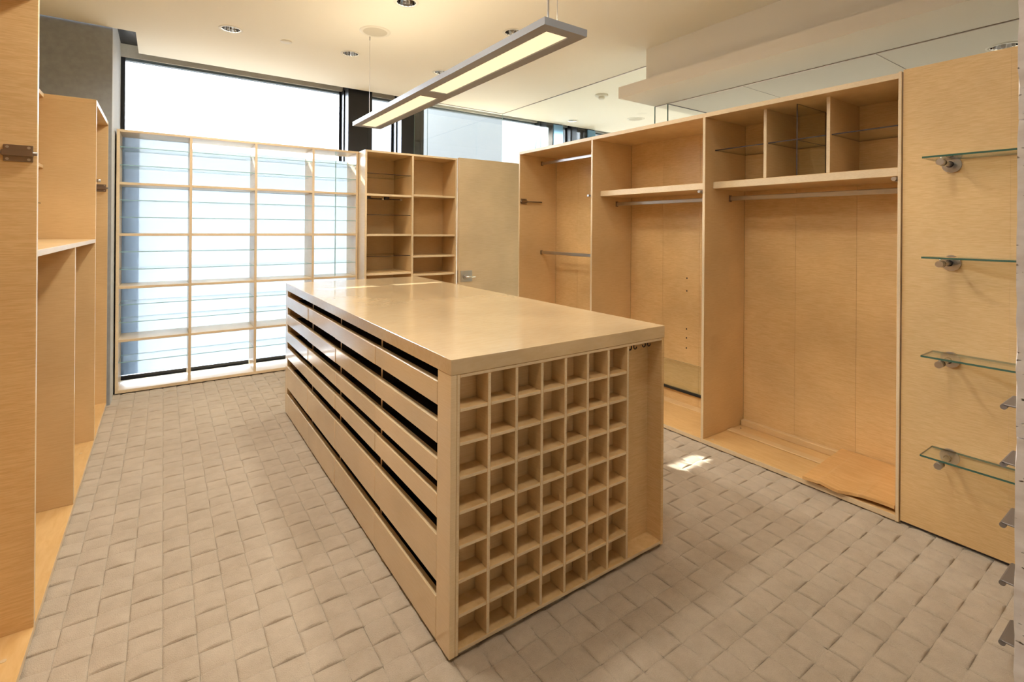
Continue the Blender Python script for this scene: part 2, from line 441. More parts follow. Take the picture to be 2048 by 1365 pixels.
# soffit over the wardrobes: wide plank below, narrower box above
ZS = 2.541
SDL = (4.221, 0.794)
def soffit():
    o = holed_sheet('ceiling_soffit', 3.246, 7.6, -1.6, 3.048, ZS, [(SDL[0], SDL[1], HR)], M_SOFF)
    structure(o)
    bm = bmesh.new()
    def quad(*p): bm.faces.new([bm.verts.new(q) for q in p])
    z1 = 2.639
    quad((3.246, -1.6, ZS), (3.246, 3.048, ZS), (3.246, 3.048, z1), (3.246, -1.6, z1))
    quad((3.246, 3.048, ZS), (7.6, 3.048, ZS), (7.6, 3.048, z1), (3.246, 3.048, z1))
    quad((3.246, -1.6, z1), (3.246, 3.048, z1), (7.6, 3.048, z1), (7.6, -1.6, z1))
    x, y = 3.385, 2.862
    quad((x, -1.6, z1), (x, y, z1), (x, y, ZC), (x, -1.6, ZC))
    quad((x, y, z1), (7.6, y, z1), (7.6, y, ZC), (x, y, ZC))
    f = mesh_obj('fascia', bm, M_SOFF, o)
    for yy in (1.30, 2.20):
        box('seam', 3.74, 4.4, yy, yy + 0.004, ZS - 0.0015, ZS + 0.001, M_BRONZE, o, bev=0)
soffit()

# façade columns and windows -------------------------------------------------
def column(n, x0, x1, blue=None):
    o = structure(box('trim_%d' % n, x0, x1, 5.66, 5.90, -0.014, 3.09, M_COL, bev=0.002))
    box('edge_strip', x0 - 0.012, x0, 5.80, 5.90, -0.01, 2.972, M_BLACK, o, bev=0.001)
    if blue: box('sky_reflection', blue[0], blue[1], 5.64, 5.6595, 0, 2.93, M_SKYREFL, o, bev=0)  # sky reflection on the column, painted as a flat blue face
    else: box('corner_bead', x1 - 0.045, x1 + 0.001, 5.655, 5.6595, 0, 2.972, M_BLACK, o, bev=0)
column(4, 1.695, 1.965)
column(5, 2.325, 2.612)
column(6, 4.545, 4.84, (4.665, 4.84))
column(7, 5.14, 5.50, (5.345, 5.50))

def window(n, x0, x1, zt=2.975):
    bm = bmesh.new(); f = 0.035
    for b in ((x0, x0 + f, 5.90, 5.96, 0.0, zt), (x1 - f, x1, 5.90, 5.96, 0.0, zt), (x0 + f, x1 - f, 5.90, 5.96, -0.012, 0.035)):
        bm_box(bm, *b, 0.001)
    fr = structure(mesh_obj('window_%d' % n, bm, M_BLACK, None, ((x0 + x1) / 2, 5.93, 0)))
    box('head_frame', x0 + f, x1 - f, 5.90, 5.96, zt - 0.025, zt, M_SLATE, fr, bev=0.001)
    pane('pane', x0 + f, x1 - f, 5.926, 5.934, 0.035, zt - 0.025, fr, M_PANE, M_GEDGE2)
window(1, -0.336, 1.695)
window(2, 1.965, 2.325)
window(3, 2.612, 4.545)
window(4, 4.84, 5.14)
window(5, 5.50, 7.6)
structure(box('trim_8', -0.334, 7.6, 5.63, 5.90, -0.014, 0.062, M_BLACK, bev=0.001))   # dark sill
structure(box('sun_blocker', -6.0, 12.0, 6.05, 8.0, 3.62, 3.9, M_REV, bev=0))  # unseen slab added to block the sun down to a narrow stripe

# glass clerestory around the corner ------------------------------------------
gp = thing('glass_partition', 'frameless glass partition rising above the wardrobes to the ceiling', 'glass wall', (3.729, 4.0, 2.2))
pane('glass_pane', 2.46, 2.632, 5.59, 5.598, 0.0, ZC, gp, M_GSOFT, M_GEDGE2)
pane('glass_pane', 2.634, 3.729, 5.59, 5.598, 0.0, ZC, gp, M_GSOFT, M_GEDGE2)
pane('glass_pane', 3.729, 3.737, 3.053, 5.598, 0.0, ZC, gp, M_GSOFT, M_GEDGE2)
pane('glass_pane', 3.729, 3.737, 2.909, 3.048, 0.0, ZS, gp, M_GSOFT, M_GEDGE)
pane('glass_pane', 3.740, 5.2, 2.905, 2.913, 0.0, ZS, gp, M_GSOFT, M_GEDGE)
box('top_channel', 3.726, 3.740, 2.865, 5.598, ZC - 0.004, ZC - 0.0005, M_BRONZE, gp, bev=0)
box('top_channel', 2.46, 3.726, 5.586, 5.599, ZC - 0.004, ZC - 0.0005, M_BRONZE, gp, bev=0)
box('top_channel', 3.726, 3.740, -1.5, 3.045, ZS - 0.004, ZS - 0.0005, M_BRONZE, gp, bev=0)
box('top_channel', 3.740, 5.2, 2.903, 2.914, ZS - 0.004, ZS - 0.0005, M_DARKM, gp, bev=0)

# ------------------------------------------------------------------ stone pier edge at the right
def stone_pier():
    zs = [0.0, 0.195, 0.65, 1.107, 1.561, 2.015, 2.47, 2.925]
    root = None
    for k, (a, b) in enumerate(zip(zs, zs[1:])):
        bm = bmesh.new()
        bm_box(bm, 1.0, 1.32, -0.75, 0.1755, a + 0.001, b - 0.001, 0)
        bmesh.ops.subdivide_edges(bm, edges=bm.edges, cuts=18, use_grid_fill=True)
        bm.normal_update()
        rn = random.Random(k * 5 + 1)
        for v in bm.verts:                      # worn arris
            if v.co.x < 1.005 and v.co.y > 0.172:
                d = 0.0015 + 0.0022 * rn.random() ** 3
                v.co.y -= d; v.co.x += d
            if (v.co.z > b - 0.004 or v.co.z < a + 0.004) and (v.co.x < 1.002 or v.co.y > 0.174):
                v.co.x += 0.0012; v.co.y -= 0.001
        if root is None:
            root = structure(mesh_obj('wall_stone_pier', bm, M_STONE, None, (1.0, 0.17, 0)))
        else:
            mesh_obj('stone_block', bm, M_STONE, root)
stone_pier()

# ------------------------------------------------------------------ valet rods, hanging rods
def valet_rod(parent, x_front, x_back, y, z, side, knob=True, mat=M_BRONZE):
    """pull-out rod on a cabinet side; plate on the panel at y, rod running along x; side = direction away from the panel (+1/-1 in y)"""
    d = 1 if x_back > x_front else -1
    pl = box('valet_rod', x_front + 0.012 * d, x_front + 0.085 * d, y, y + 0.005 * side, z - 0.028, z + 0.028, mat, parent)
    box('rod_guide', x_front + 0.010 * d, x_front + 0.087 * d, y + 0.004 * side, y + 0.021 * side, z - 0.010, z + 0.010, mat, pl)
    cyl('rod', (x_front + 0.0 * d, y + 0.013 * side, z), (x_back, y + 0.013 * side, z), 0.006, mat, pl, 12)
    if knob: cyl('knob', (x_front - 0.020 * d, y + 0.013 * side, z), (x_front - 0.001 * d, y + 0.013 * side, z), 0.010, M_STEEL, pl, 14)
    for sx in (0.022, 0.075):
        for sz in (-0.02, 0.02):
            cyl('screw', (x_front + sx * d, y + 0.0045 * side, z + sz), (x_front + sx * d, y + 0.0068 * side, z + sz), 0.0045, M_STEEL, pl, 10)
    return pl

def hang_rod(parent, x, y0, y1, z, h=0.030, w=0.013):
    bm = bmesh.new(); bm_box(bm, x - w / 2, x + w / 2, y0 + 0.003, y1 - 0.003, z - h / 2, z + h / 2, 0.004)
    r = mesh_obj('hanging_rod', bm, M_STEEL, parent)
    for y, s in ((y0, 1), (y1, -1)):
        box('rod_socket', x - 0.013, x + 0.013, min(y, y + 0.006 * s), max(y, y + 0.006 * s), z - h / 2 - 0.007, z + h / 2 + 0.007, M_BRONZE, r)
    return r

# ------------------------------------------------------------------ wardrobes along the right wall
XR, XB, ZT = 2.912, 3.385, 2.168
def wardrobe(label, y0, y1, end_panel=False, shelf=True):
    """bay between the divider faces y0 (near) and y1 (far); the far divider belongs to it"""
    t = thing('wardrobe', label, 'wardrobe', (XR, (y0 + y1) / 2, 0))
    yt = y1 + 0.019
    edged_box('divider', XR, XB, y1, yt, 0.028, ZT - 0.028, M_MAPLE, M_EDGE, 0, -1, t)
    ya = y0 - (0.014 if end_panel else 0.0)
    edged_box('top_rail', XR, XB + 0.012, y0, yt, ZT - 0.028, ZT, M_MAPLE, M_EDGE, 0, -1, t)
    edged_box('deck', XR, XB, y0, yt, 0.0, 0.028, M_DECK, M_EDGE, 0, -1, t)
    if end_panel:
        edged_box('end_panel', XR - 0.004, XB, ya, y0, 0.0, ZT + 0.004, M_MAPLE, M_EDGE, 0, -1, t)
    n = max(2, round((y1 - y0) / 0.35)); w = (y1 - y0) / n
    for k in range(n):                                      # veneered back in matched leaves
        box('back_panel', XB, XB + 0.012, y0 + k * w + 0.0004, y0 + (k + 1) * w - 0.0004, 0.028, ZT - 0.028, M_FIG, t, bev=0.0004)
    box('light_seal', XB + 0.0121, XB + 0.03, ya, yt, 0.0, ZT - 0.001, M_INSIDE, t, bev=0)  # unseen sheet added to stop light leaking through the back joints
    if shelf:
        edged_box('shelf', 3.0, XB, y0 + 0.001, y1 - 0.001, 1.676, 1.721, M_MAPLE, M_EDGE, 0, -1, t, bev=0.002)
        hang_rod(t, 3.2, y0, y1, 1.618)
    return t
near = wardrobe('near wardrobe bay with three glass-shelved cubbies and one long rod', 0.917, 1.967, end_panel=True)
mid = wardrobe('middle wardrobe bay with an open top shelf over one rod', 1.986, 3.016)
far = wardrobe('far wardrobe bay beside the cupboard door with two hanging rods', 3.035, 4.045, shelf=False)
for y in (1.610, 1.257):
    edged_box('cubby_divider', 3.004, XB, y, y + 0.019, 1.721, ZT - 0.028, M_MAPLE, M_EDGE, 0, -1, near)
for a, b in ((0.918, 1.256), (1.277, 1.609), (1.630, 1.966)):
    pane('glass_shelf', 3.02, XB - 0.002, a, b, 1.930, 1.936, near, M_GLASS, M_DARKM)
pane('glass_divider', 3.02, XB - 0.002, 1.437, 1.443, 1.722, 1.929, near, M_GLASS, M_DARKM)
pane('glass_divider', 3.02, XB - 0.002, 1.437, 1.443, 1.937, ZT - 0.029, near, M_GLASS, M_DARKM)
valet_rod(near, XR + 0.004, XR + 0.27, 0.917, 1.655, 1)
valet_rod(mid, XR, XR + 0.27, 1.986, 1.655, 1)
valet_rod(far, XR, XR + 0.27, 3.035, 1.680, 1)
valet_rod(far, XR, XR + 0.27, 4.045, 1.672, -1, knob=False)
hang_rod(far, 3.19, 3.035, 4.045, 2.070)
hang_rod(far, 3.19, 3.035, 4.045, 1.160)
# middle bay: sheet of glass leaning at the back over a dark strip
pane('glass_panel', 3.366, 3.372, 2.0, 3.0, 0.142, 0.355, mid, M_GLASS, M_GEDGE)
box('dark_strip', 3.362, 3.3845, 1.99, 3.01, 0.118, 0.134, M_RUBBER, mid)
box('kick_board', 3.300, 3.3845, 1.987, 3.015, 0.028, 0.034, M_MAPLE, mid)
# near bay: battens on the deck
box('batten', 3.345, 3.384, 0.918, 1.962, 0.0281, 0.066, M_MAPLE, near, bev=0.002)
box('batten', 3.175, 3.235, 0.918, 1.962, 0.0281, 0.036, M_MAPLE, near, bev=0.002)
for y in (1.30, 1.93):
    cyl('screw', (3.29, y, 0.0275), (3.29, y, 0.0295), 0.005, M_DARKM, near, 10)
cyl('cap', (2.96, 1.93, 0.0275), (2.96, 1.93, 0.0295), 0.008, M_PALE, near, 12)
for z in (0.47, 0.55, 0.62, 0.92, 1.02):
    cyl('screw_hole', (3.3846, 2.44, z), (3.3835, 2.44, z), 0.006, M_DARKM, mid, 10)

def loose_board():
    """loose panel with a splintered wavy front edge, tilted, resting on deck and batten"""
    bm = bmesh.new(); n = 28; T = 0.016
    top, bot = [], []
    for k in range(n + 1):
        y = 0.926 + (1.335 - 0.926) * k / n
        u = k / n
        wob = 0.010 * math.sin(u * 6.2 + 0.6) + 0.012 * max(0, math.sin(u * 15 + 1)) * (1 if 0.35 < u < 0.75 else 0.25)
        xf = 2.935 - 0.052 * u + wob - 0.018 * (1 - u)
        zf = 0.047 + 0.010 * math.sin(u * 9) * (1 if 0.3 < u < 0.8 else 0.2)
        xb = 3.375
        row_t, row_b = [], []
        for q in range(7):
            w = q / 6; x = xf + (xb - xf) * w
            z = zf * (1 - w) + 0.069 * w - (0.012 * (u ** 3) * (1 - w))
            row_t.append(bm.verts.new((x, y, z + T))); row_b.append(bm.verts.new((x, y, z)))
        top.append(row_t); bot.append(row_b)
    for k in range(n):
        for q in range(6):
            bm.faces.new((top[k][q], top[k][q + 1], top[k + 1][q + 1], top[k + 1][q]))
            bm.faces.new((bot[k][q], bot[k + 1][q], bot[k + 1][q + 1], bot[k][q + 1]))
        bm.faces.new((top[k][0], top[k + 1][0], bot[k + 1][0], bot[k][0]))
        bm.faces.new((top[k][6], bot[k][6], bot[k + 1][6], top[k + 1][6]))
    for q in range(6):
        bm.faces.new((top[0][q], bot[0][q], bot[0][q + 1], top[0][q + 1]))
        bm.faces.new((top[n][q], top[n][q + 1], bot[n][q + 1], bot[n][q]))
    bmesh.ops.recalc_face_normals(bm, faces=bm.faces)
    o = mesh_obj('loose_board', bm, M_LOOSE, None, (3.15, 1.13, 0.04))
    tag(o, 'loose honey-coloured board with a splintered edge lying in the near wardrobe bay', 'board')
loose_board()

# ------------------------------------------------------------------ wall panel with glass shelves
pn = thing('shelf_panel', 'flat maple wall panel carrying glass shelves on steel brackets', 'wall panel', (2.914, 0.55, 0))
for a, b in ((-0.30, 0.1498), (0.150, 0.5248), (0.525, 0.8985)):
    box('panel', 2.914, 2.935, a, b, 0.012, 2.178, M_FIG, pn, bev=0.0)
box('plinth', 2.922, 2.936, -0.30, 0.898, 0.0, 0.012, M_DARKM, pn, bev=0)
for z in (1.728, 1.286, 0.851, 0.413):
    g = pane('glass_shelf', 2.745, 2.905, -0.05, 0.777, z - 0.004, z + 0.004, pn, M_GLASS, M_GEDGE)
    for y in (0.715, 0.06):
        zr = z - 0.026
        b = cyl('bracket', (2.765, y, zr), (2.912, y, zr), 0.010, M_STEEL, pn, 16)
        cyl('rosette', (2.9135, y, zr), (2.905, y, zr), 0.035, M_STEEL, b, 28)
        cyl('collar', (2.778, y, zr), (2.787, y, zr), 0.0145, M_DARKM, b, 16)
        cyl('collar', (2.876, y, zr), (2.882, y, zr), 0.0145, M_DARKM, b, 16)
        cyl('tip', (2.745, y, zr), (2.778, y, zr), 0.014, M_STEEL, b, 16)
        cyl('pin', (2.762, y, zr + 0.012), (2.762, y, zr + 0.0215), 0.004, M_CHROME, b, 10)

# ------------------------------------------------------------------ drawer unit hidden behind the stone pier, its pulls showing
du = thing('drawer_unit', 'drawer unit behind the stone pier showing a column of steel bar pulls', 'drawers', (2.3, 0.2, 0))
box('carcass', 2.15, 2.62, -0.20, 0.345, 0.0, 0.95, M_MAPLE, du)
for k, z in enumerate((0.843, 0.659, 0.466, 0.281, 0.09)):
    d = box('drawer', 2.155, 2.615, 0.3455, 0.363, z - 0.085, z + 0.095, M_MAPLE, du)
    bm = bmesh.new(); bm_box(bm, 2.20, 2.345, 0.3635, 0.412, z + 0.004, z + 0.009, 0.001)
    bm_cyl(bm, (2.20, 0.409, z), (2.345, 0.409, z), 0.0085, 14)
    mesh_obj('bar_pull', bm, M_PULL, d)

# ------------------------------------------------------------------ open display shelves in front of the window
def window_shelves():
    t = thing('display_shelves', 'open maple shelf grid with glass shelves standing against the window', 'shelves', (0.68, 5.43, 0))
    y0, y1 = 5.269, 5.60
    xs = (-0.322, 0.198, 0.718, 1.236, 1.676); zt = 2.204
    zr = (2.204, 1.754, 1.325, 0.883, 0.440)
    th = 0.021
    for k, x in enumerate(xs):
        xa = x if k == 0 else x - th / 2
        edged_box('upright' if 0 < k < 4 else 'side_panel', xa, xa + th, y0, y1, 0.03, zt - th, M_PALE, M_EDGE, 1, -1, t)
    edged_box('top_board', xs[0], xs[4] + th / 2, y0, y1, zt - th, zt, M_PALE, M_EDGE, 1, -1, t)
    edged_box('deck', xs[0], xs[4] + th / 2, y0, y1, 0.004, 0.03, M_PALE, M_EDGE, 1, -1, t)
    for k in range(4):
        a = xs[k] + (th if k == 0 else th / 2); b = xs[k + 1] - th / 2
        for z in zr[1:]:
            edged_box('shelf', a, b, y0, y1, z - th / 2, z + th / 2, M_PALE, M_EDGE, 1, -1, t)
        for r, (zu, zl) in enumerate(zip(zr, zr[1:] + (0.02,))):
            h = zu - zl
            for f in ((1 / 3, 2 / 3) if r < 4 else (0.43,)):
                z = zl + h * f if r == 4 else zl + h * f + 0.004
                z = zu - h * f if r == 4 else z
                pane('glass_shelf', a + 0.001, b - 0.001, y0 + 0.004, y1 - 0.03, z - 0.003, z + 0.003, t, M_GLASS, M_GEDGE2)
    for k in range(4):
        box('frosted_back', xs[k] + th / 2, xs[k + 1] + th / 2, y1 - 0.012, y1 - 0.008, 0.078, zt - th - (0.055 if k else 0.0005), M_FROST, t, bev=0)
    pane('glass_divider', 1.453, 1.459, y0 + 0.002, y0 + 0.02, 0.90, zt - th - 0.002, t, M_GLASS, M_GEDGE2)
window_shelves()

# ------------------------------------------------------------------ corner cabinet and door leaf
def corner_cabinet():
    t = thing('corner_cabinet', 'two-column open maple cabinet in the far corner beyond the island', 'cabinet', (2.22, 5.3, 0))
    y0, y1, zt = 5.06, 5.585, 2.201; th = 0.022
    xs = (1.690, 2.2035, 2.735)
    edged_box('side_panel', xs[0], xs[0] + th, y0, y1, 0.0, zt - 0.02, M_PALE, M_EDGE, 1, -1, t)
    edged_box('divider', xs[1], xs[1] + th, y0, y1, 0.03, zt - 0.02, M_MAPLE, M_EDGE, 1, -1, t)
    edged_box('side_panel', xs[2], xs[2] + th, y0, y1, 0.0, zt - 0.02, M_MAPLE, M_EDGE, 1, -1, t)
    edged_box('top_board', xs[0], xs[2] + th, y0, y1, zt - 0.02, zt, M_MAPLE, M_EDGE, 1, -1, t)
    edged_box('deck', xs[0] + th, xs[2], y0, y1, 0.0, 0.03, M_MAPLE, M_EDGE, 1, -1, t)
    box('back_panel', xs[0] + th, xs[1], y1 - 0.012, y1, 0.03, zt - 0.02, M_MAPLE, t)
    box('back_panel', xs[1] + th, xs[2], y1 - 0.212, y1 - 0.2, 0.03, zt - 0.02, M_MAPLE, t)
    for z in (1.742, 1.323, 0.915, 0.46):
        edged_box('shelf', xs[0] + th, xs[1], y0 + 0.004, y1 - 0.012, z - 0.011, z + 0.011, M_MAPLE, M_EDGE, 1, -1, t)
    for z in (1.755, 1.318, 1.088, 0.886, 0.45):
        edged_box('shelf', xs[1] + th, xs[2], y0 + 0.004, y1 - 0.212, z - 0.011, z + 0.011, M_MAPLE, M_EDGE, 1, -1, t)
    for z in (1.965, 1.535, 1.10):
        pane('glass_shelf', xs[0] + th, xs[1], y0 + 0.03, y1 - 0.014, z - 0.003, z + 0.003, t, M_GLASS, M_DARKM)
    for x in (1.735, 1.94):
        p = box('pull_rod', x, x + 0.05, y0 + 0.10, y0 + 0.13, 1.700, 1.7305, M_DARKM, t)
        cyl('rod', (x + 0.045, y0 + 0.11, 1.706), (x + 0.17, y0 + 0.085, 1.704), 0.005, M_DARKM, p, 10)
        cyl('knob', (x + 0.165, y0 + 0.086, 1.704), (x + 0.185, y0 + 0.082, 1.704), 0.010, M_STEEL, p, 12)
corner_cabinet()

door = structure(box('door_1', 2.762, 3.62, 5.012, 5.056, 0.01, 2.205, M_PALE, bev=0.002))
structure(box('wall_door_return', 3.623, 3.727, 5.014, 5.056, 0.0, 2.203, M_PALE, bev=0.001))
box('edge_strip', 2.758, 2.762, 5.012, 5.056, 0.01, 2.205, M_EDGE, door, bev=0.0005)
lp = box('lock_plate', 2.782, 2.935, 5.008, 5.0118, 0.787, 0.914, M_STEEL, door, bev=0.001)
cyl('lever_rose', (2.835, 5.008, 0.846), (2.835, 4.995, 0.846), 0.024, M_STEEL, lp, 20)
cyl('lever_neck', (2.835, 4.995, 0.846), (2.835, 4.965, 0.846), 0.010, M_STEEL, lp, 14)
cyl('lever', (2.828, 4.967, 0.846), (2.955, 4.967, 0.842), 0.009, M_CHROME, lp, 14)
box('lock_edge', 2.756, 2.758, 5.018, 5.050, 0.780, 0.918, M_STEEL, door, bev=0.0004)

# ------------------------------------------------------------------ cabinets along the left wall
XL, XLB = -0.355, -0.985
def left_cabs():
    th = 0.021
    # nearest bay
    a = thing('tall_cabinet', 'nearest tall open cabinet at the left edge of the picture', 'cabinet', (XL - 0.3, 1.8, 0))
    edged_box('side_panel', XLB, XL, 2.331, 2.331 + th, 0.0, 2.205, M_FIG, M_EDGE, 0, 1, a)
    edged_box('deck', XLB, XL, 1.0, 2.331, 0.0, 0.026, M_DECK, M_EDGE, 0, 1, a)
    edged_box('top_board', XLB, XL, 1.0, 2.331, 2.18, 2.205, M_MAPLE, M_EDGE, 0, 1, a)
    edged_box('side_panel', XLB, XL, 1.0 - th, 1.0, 0.0, 2.205, M_MAPLE, M_EDGE, 0, 1, a)
    box('back_panel', XLB - 0.012, XLB, 1.0 - th, 2.331 + th, 0.0, 2.205, M_MAPLE, a)
    valet_rod(a, XL + 0.002, XL - 0.30, 2.331, 1.641, -1, knob=False)
    cyl('cap', (-0.405, 2.20, 0.0255), (-0.405, 2.20, 0.0275), 0.008, M_PALE, a, 12)
    # base cabinet with counter between
    b = thing('base_cabinet', 'chest-high open base cabinet with a counter at left', 'cabinet', (XL - 0.3, 3.2, 0))
    y0, y1 = 2.331 + th, 4.143
    edged_box('deck', XLB, XL, y0, y1, 0.0, 0.026, M_DECK, M_EDGE, 0, 1, b)
    edged_box('counter', XLB, XL, y0, y1, 1.291, 1.314, M_MAPLE, M_EDGE, 0, 1, b)
    edged_box('divider', XLB, XL, 3.248, 3.248 + th, 0.026, 1.291, M_MAPLE, M_EDGE, 0, 1, b)
    box('back_panel', XLB - 0.012, XLB, y0, y1, 0.0, 1.314, M_MAPLE, b)
    cyl('cap', (-0.40, 3.95, 0.0255), (-0.40, 3.95, 0.0275), 0.008, M_PALE, b, 12)
    # set-back upper bookcase
    u = thing('upper_bookcase', 'set-back upper bookcase on the left counter', 'bookcase', (XL - 0.45, 3.2, 1.314))
    xf = -0.604
    edged_box('top_board', XLB, xf, y0, y1, 2.18, 2.205, M_MAPLE, M_EDGE, 0, 1, u)
    edged_box('shelf', XLB, xf, y0, y1, 1.748, 1.768, M_MAPLE, M_EDGE, 0, 1, u)
    pane('glass_shelf', XLB, xf - 0.01, y0, y1, 1.531, 1.537, u, M_GLASS, M_GEDGE)
    for y in (y0, 3.3):
        edged_box('divider', XLB, xf, y, y + th, 1.314, 2.18, M_MAPLE, M_EDGE, 0, 1, u)
    box('back_panel', XLB - 0.012, XLB, y0, y1, 1.314, 2.205, M_FIG, u)
    # far tall cabinet against the concrete
    c = thing('tall_cabinet', 'far tall open cabinet against the grey concrete pier', 'cabinet', (XL - 0.3, 4.55, 0))
    edged_box('side_panel', XLB, XL, y1, y1 + th, 0.0, 2.176, M_MAPLE, M_EDGE, 0, 1, c)
    edged_box('side_panel', XLB, XL, 4.968, 4.968 + th, 0.0, 2.176, M_MAPLE, M_EDGE, 0, 1, c)
    edged_box('top_board', XLB, XL, y1, 4.968 + th, 2.176, 2.205, M_MAPLE, M_EDGE, 0, 1, c)
    edged_box('deck', XLB, XL, y1 + th, 4.968, 0.0, 0.026, M_DECK, M_EDGE, 0, 1, c)
    box('back_panel', XLB - 0.012, XLB, y1, 4.968 + th, 0.0, 2.205, M_MAPLE, c)
    valet_rod(c, XL + 0.002, XL - 0.30, 4.968, 1.690, -1, knob=False)
    valet_rod(c, XL, XL - 0.30, y1 + th, 1.690, 1)
left_cabs()

# ------------------------------------------------------------------ island
IX0, IX1, IY0, IY1, IZ = 0.764, 1.829, 1.433, 4.08, 0.975
ZSL = 0.923
def island():
    t = thing('island_cabinet', 'maple island with drawers on its side and a cubby grid on its end', 'island', ((IX0 + IX1) / 2, (IY0 + IY1) / 2, 0))
    st = 0.016
    # end stiles of the drawer side, carcass
    box('stile', IX0, IX0 + 0.022, IY0, 1.528, 0.004, ZSL, M_DRAWER, t)
    box('stile', IX0, IX0 + 0.022, 4.012, IY1, 0.004, ZSL, M_DRAWER, t)
    box('side_panel', IX1 - st, IX1, IY0, IY1, 0.004, ZSL, M_FIG, t)
    box('end_panel', IX0 + 0.022, IX1 - st, IY1 - 0.02, IY1, 0.004, ZSL, M_MAPLE, t)
    box('base_board', IX0 + 0.04, IX1 - st, IY0 + 0.11, IY1 - 0.02, 0.004, 0.022, M_INSIDE, t)
    box('inner_back', IX0 + 0.53, IX0 + 0.54, IY0 + 0.11, IY1 - 0.02, 0.022, ZSL - 0.002, M_INSIDE, t)
    # drawer columns
    yj = (1.528, 2.132, 2.747, 3.368, 4.012)
    tops = (0.921, 0.801, 0.671, 0.544, 0.419, 0.204, 0.006)
    lips = (0.882, 0.748, 0.619, 0.499, 0.362, 0.154)
    for y in yj[1:4]:
        edged_box('drawer_divider', IX0 + 0.030, IX0 + 0.52, y - 0.010, y + 0.010, 0.022, ZSL - 0.001, M_INSIDE, M_EDGE, 0, -1, t)
    for y in (yj[0], yj[4] - 0.0):
        s = 0.012 if y == yj[0] else -0.012
        box('drawer_cheek', IX0 + 0.0225, IX0 + 0.52, min(y - 0.0005, y - s), max(y - 0.0005, y - s), 0.022, ZSL - 0.001, M_MAPLE, t)
    rn = random.Random(11)
    for c in range(4):
        a, b = yj[c] + 0.0012, yj[c + 1] - 0.0012
        for r in range(6):
            pr = rn.choice((0, 0, 0, 0.001, 0.0025)) if c else rn.choice((0, 0.0008))
            z1 = lips[r]; z0 = tops[r + 1] + 0.0006
            d = box('drawer', IX0 + 0.0 - pr, IX0 + 0.024 - pr, a, b, z0, z1, M_DRAWER, t, bev=0.0016)
            bm = bmesh.new()                                   # tray behind the front
            for q in ((IX0 + 0.0245, IX0 + 0.50, a + 0.024, a + 0.034, z0 + 0.006, z1 - 0.03), (IX0 + 0.0245, IX0 + 0.50, b - 0.034, b - 0.024, z0 + 0.006, z1 - 0.03),
                      (IX0 + 0.0245, IX0 + 0.50, a + 0.034, b - 0.034, z0 + 0.006, z0 + 0.014)):
                bm_box(bm, *q, 0)
            mesh_obj('tray', bm, M_INSIDE, d)
    # cubby grid on the near end
    D = 0.078
    cubx = [0.786, 0.899, 1.015, 1.1335, 1.2505, 1.367, 1.484, 1.601]   # left faces of openings (next: opening - post)
    zsh = [0.024, 0.1305, 0.243, 0.3555, 0.468, 0.5805, 0.693, 0.8045, 0.911]
    tp = 0.0125
    edged_box('end_post', IX0 + 0.0225, IX0 + 0.034, IY0, IY0 + D, 0.004, ZSL, M_MAPLE, M_EDGE, 1, -1, t)
    px = [0.8915 + k * 0.1172 for k in range(6)]
    xl = IX0 + 0.034
    posts = [xl + (k + 1) * (1.596 - xl + 0.0) / 7 for k in range(7)]
    prev = xl
    opens = []
    for k in range(7):
        x1 = posts[k]
        edged_box('cubby_post', x1 - tp / 2, x1 + tp / 2, IY0 + 0.0004, IY0 + D, 0.024, 0.911, M_MAPLE, M_EDGE, 1, -1, t)
        opens.append((prev, x1 - tp / 2)); prev = x1 + tp / 2
    for (a, b) in opens:
        for z in zsh[1:-1]:
            edged_box('cubby_shelf', a, b, IY0 + 0.0008, IY0 + D, z - tp / 2, z + tp / 2, M_FIG, M_EDGE, 1, -1, t)
        for za, zb in zip(zsh, zsh[1:]):
            box('cubby_back', a, b, IY0 + D, IY0 + D + 0.008, za, zb, M_MAPLE, t, bev=0)
    edged_box('bottom_rail', xl, IX1 - st, IY0, IY0 + D + 0.01, 0.010, 0.024, M_FIG, M_EDGE, 1, -1, t)
    edged_box('top_rail', xl, IX1 - st, IY0, IY0 + D, 0.911, ZSL - 0.0008, M_FIG, M_EDGE, 1, -1, t)
    box('niche_back', prev, IX1 - st, IY0 + D, IY0 + D + 0.012, 0.024, 0.911, M_FIG, t, bev=0)
    # little hooks inside the open niche
    for k, (x, y) in enumerate(((1.626, IY0 + 0.03), (1.657, IY0 + 0.045), (1.69, IY0 + 0.045), (1.752, IY0 + 0.05), (1.786, IY0 + 0.05))):
        bm = bmesh.new(); pts = []
        for q in range(9):
            an = math.pi * q / 8
            pts.append(Vector((x + 0.009 * math.cos(an) * (1 if k % 2 else -1), y, 0.889 - 0.010 * math.sin(an))))
        pts.insert(0, Vector((pts[0].x, y, 0.9105)))
        for p, q in zip(pts, pts[1:]): bm_cyl(bm, p, q, 0.0024, 8)
        mesh_obj('hook', bm, M_DARKM, t)
island()
top = box('worktop', IX0 - 0.001, IX1 + 0.001, IY0 - 0.001, IY1 + 0.001, ZSL, IZ, M_TOP, bev=0.0015)
tag(top, 'thick polished maple worktop reflecting the window, on the island', 'worktop')

